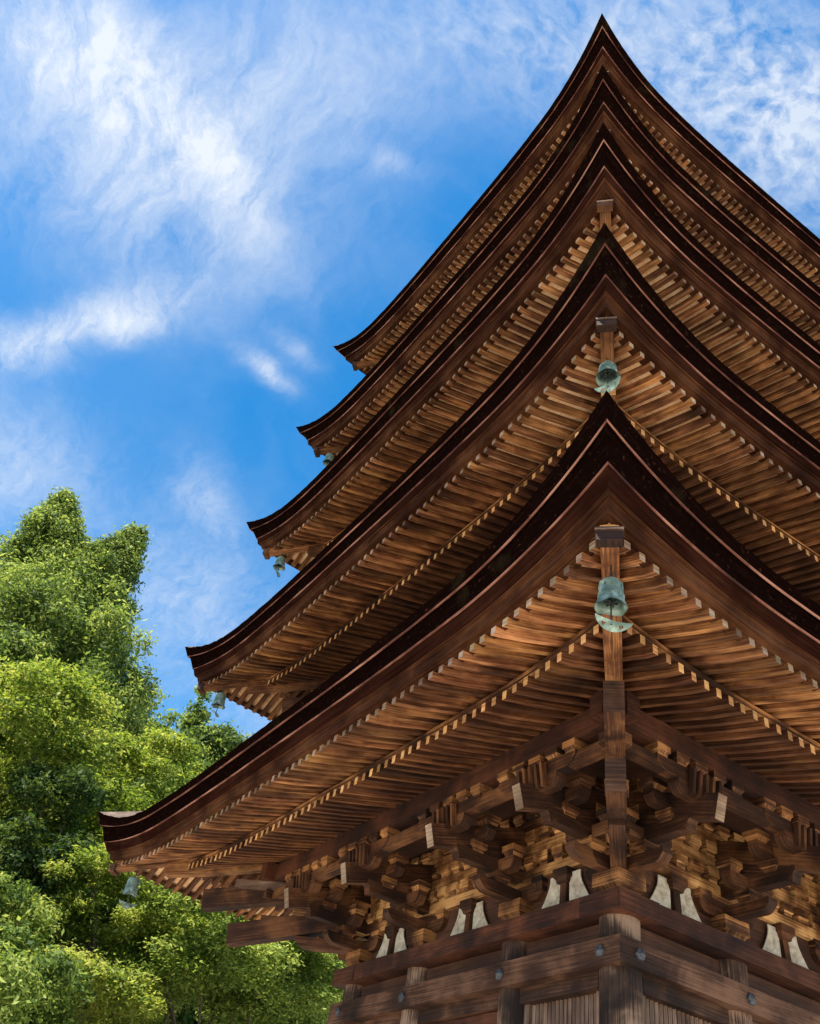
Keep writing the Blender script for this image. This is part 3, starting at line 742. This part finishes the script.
tc = nt.nodes.new('ShaderNodeTexCoord'); sep = nt.nodes.new('ShaderNodeSeparateXYZ'); nt.links.new(tc.outputs['Generated'], sep.inputs[0])
zc = mth('MAXIMUM', sep.outputs[2], .05)
px = mth('DIVIDE', sep.outputs[0], zc); py = mth('DIVIDE', sep.outputs[1], zc)
cmb = nt.nodes.new('ShaderNodeCombineXYZ'); nt.links.new(px, cmb.inputs[0]); nt.links.new(py, cmb.inputs[1]); PV = cmb.outputs[0]
# domain warp so that no cloud has a ruled outline
wn = nt.nodes.new('ShaderNodeTexNoise'); wn.inputs['Scale'].default_value = 4.5; wn.inputs['Detail'].default_value = 6; wn.inputs['Roughness'].default_value = .6; nt.links.new(PV, wn.inputs['Vector'])
sb = nt.nodes.new('ShaderNodeVectorMath'); sb.operation = 'SUBTRACT'; nt.links.new(wn.outputs['Color'], sb.inputs[0]); sb.inputs[1].default_value = (.5,.5,.5)
ms_ = nt.nodes.new('ShaderNodeVectorMath'); ms_.operation = 'SCALE'; nt.links.new(sb.outputs[0], ms_.inputs[0]); ms_.inputs['Scale'].default_value = .13
ad = nt.nodes.new('ShaderNodeVectorMath'); ad.operation = 'ADD'; nt.links.new(PV, ad.inputs[0]); nt.links.new(ms_.outputs[0], ad.inputs[1])
s2 = nt.nodes.new('ShaderNodeSeparateXYZ'); nt.links.new(ad.outputs[0], s2.inputs[0]); wx, wy = s2.outputs[0], s2.outputs[1]
BLOBS = [
    (-0.1148, 0.6227, 4.847, 0.707, 0.698, 6.552, 0.85, 'c'),
    (-0.2218, 0.6203, 8.326, 1.575, 1.017, 13.670, 0.50, 'c'),
    (-0.1187, 0.7717, 3.863, 0.370, 0.989, 6.057, 0.38, 'c'),
    (-0.0452, 0.9342, 4.581, -4.322, 18.344, 12.741, 0.80, 'c'),
    (-0.1494, 1.0998, 8.735, -4.742, 14.372, 12.788, 0.75, 'c'),
    (0.1718, 0.8786, 16.486, 1.139, -8.669, 37.150, 0.80, 'c'),
    (0.1805, 0.8185, 20.725, 1.155, -6.759, 50.297, 0.35, 'c'),
    (0.2326, 1.2142, 9.314, 3.048, -11.821, 12.340, 0.45, 'c'),
    (0.0329, 0.6763, 10.190, 1.071, -7.351, 19.231, 0.30, 'c'),
    (-0.0624, 1.4174, 6.076, 0.386, -1.876, 3.997, 0.50, 'c'),
    (0.2819, 1.5287, 5.354, -0.388, -0.105, 3.481, 0.40, 'c'),
    (0.0252, 0.4448, 6.270, -1.068, 2.246, 9.584, 0.35, 'c'),
    (0.1349, 0.5110, 17.421, 0.063, 18.074, 44.534, 0.22, 'c'),
    (0.1615, 0.3152, 4.264, -2.469, 6.542, 11.845, 0.55, 'b'),
    (0.3634, 0.1984, 4.381, -1.203, 1.778, 8.262, 1.00, 'b'),
    (0.4779, 0.1892, 7.441, -3.096, 0.206, 9.699, 0.70, 'b'),
    (0.6874, 1.7074, 2.308, -0.422, 0.252, 1.896, 0.35, 'c'),
]
acc = {'c': None, 'b': None}
for cx, cy, a1, b1, c1, d1, st, ty in BLOBS:
    dx = mth('SUBTRACT', wx, cx); dy = mth('SUBTRACT', wy, cy)
    u = mth('MULTIPLY_ADD', dx, a1, mth('MULTIPLY', dy, b1)); v = mth('MULTIPLY_ADD', dx, c1, mth('MULTIPLY', dy, d1))
    r2 = mth('MULTIPLY_ADD', u, u, mth('MULTIPLY', v, v))
    m_ = mth('MULTIPLY', mth('POWER', 2.718, mth('MULTIPLY', r2, -1.45)), st)
    acc[ty] = m_ if acc[ty] is None else mth('ADD', acc[ty], m_)
def wnoise(scale, detail, rough, dist, rot, sc):
    mp_ = nt.nodes.new('ShaderNodeMapping'); mp_.inputs['Rotation'].default_value = (0,0,rot); mp_.inputs['Scale'].default_value = sc; nt.links.new(ad.outputs[0] if sc[0] != sc[1] else PV, mp_.inputs[0])
    n = nt.nodes.new('ShaderNodeTexNoise'); n.inputs['Scale'].default_value = scale; n.inputs['Detail'].default_value = detail; n.inputs['Roughness'].default_value = rough; n.inputs['Distortion'].default_value = dist
    nt.links.new(mp_.outputs[0], n.inputs['Vector']); return n.outputs['Fac']
n1 = wnoise(6, 11, .70, .5, R_(-35), (2.6, .9, 1)); n2 = wnoise(2.2, 8, .6, .3, 0, (1.01, 1, 1)); n3 = wnoise(42, 4, .55, .1, R_(20), (1.0, 1.25, 1)); n4 = wnoise(16, 8, .7, .2, R_(-30), (3.2, 1.0, 1))
cir = mth('MULTIPLY', acc['c'], mth('MULTIPLY_ADD', n1, 1.9, mth('MULTIPLY_ADD', n2, .9, mth('MULTIPLY_ADD', n4, .9, -1.15))))
cir = mth('MULTIPLY', cir, .95, None, True)
alt = mth('MULTIPLY', acc['b'], mth('MULTIPLY_ADD', n3, 1.7, mth('MULTIPLY_ADD', n2, 1.7, -1.1)), None, True)
veil = mth('MULTIPLY', mth('SUBTRACT', wnoise(1.5, 7, .6, .4, 0, (1, 1.02, 1)), .46, None, True), .5, None, True)
cl_ = mth('MINIMUM', mth('ADD', mth('ADD', cir, mth('MULTIPLY', alt, .70)), veil), .86)
hs = nt.nodes.new('ShaderNodeHueSaturation'); hs.inputs['Saturation'].default_value = 1.38; hs.inputs['Hue'].default_value = .492; nt.links.new(sky.outputs[0], hs.inputs['Color'])
mx = nt.nodes.new('ShaderNodeMix'); mx.data_type = 'RGBA'; nt.links.new(cl_, mx.inputs[0]); nt.links.new(hs.outputs[0], mx.inputs[6]); mx.inputs[7].default_value = (3.9, 4.05, 4.2, 1)
nt.links.new(mx.outputs[2], bg.inputs[0])
sl = bpy.data.lights.new('sun', 'SUN'); sl.energy = 4.8; sl.angle = R_(.53); sl.color = (1, .95, .87)
so = bpy.data.objects.new('sun', sl); COL.objects.link(so); so.rotation_euler = (-sd_).to_track_quat('-Z', 'Y').to_euler(); so.location = (0, 0, 60)

# ------------------------------------------------------------------ camera
cam = bpy.data.cameras.new('camera'); co = bpy.data.objects.new('camera', cam); COL.objects.link(co)
r = Vector((0.81650985, -0.56007457, 0.1401005)); u = Vector((-0.46614871, -0.49639058, 0.73232627)); f = Vector((0.34061275, 0.66325928, 0.66638583))
co.matrix_world = Matrix(((r.x, u.x, -f.x, -8.608), (r.y, u.y, -f.y, -8.674), (r.z, u.z, -f.z, -.135), (0,0,0,1)))
cam.sensor_fit = 'VERTICAL'; cam.sensor_height = 24; cam.lens = 877.33/1024*24; cam.clip_end = 3000; cam.clip_start = .05
S.camera = co
S.view_settings.view_transform = 'Standard'; S.view_settings.look = 'None'; S.view_settings.gamma = 1; S.view_settings.use_curve_mapping = False
S.view_settings.exposure = 1.3
S.render.engine = 'CYCLES'; S.cycles.max_bounces = 8; S.cycles.diffuse_bounces = 5; S.cycles.transparent_max_bounces = 6
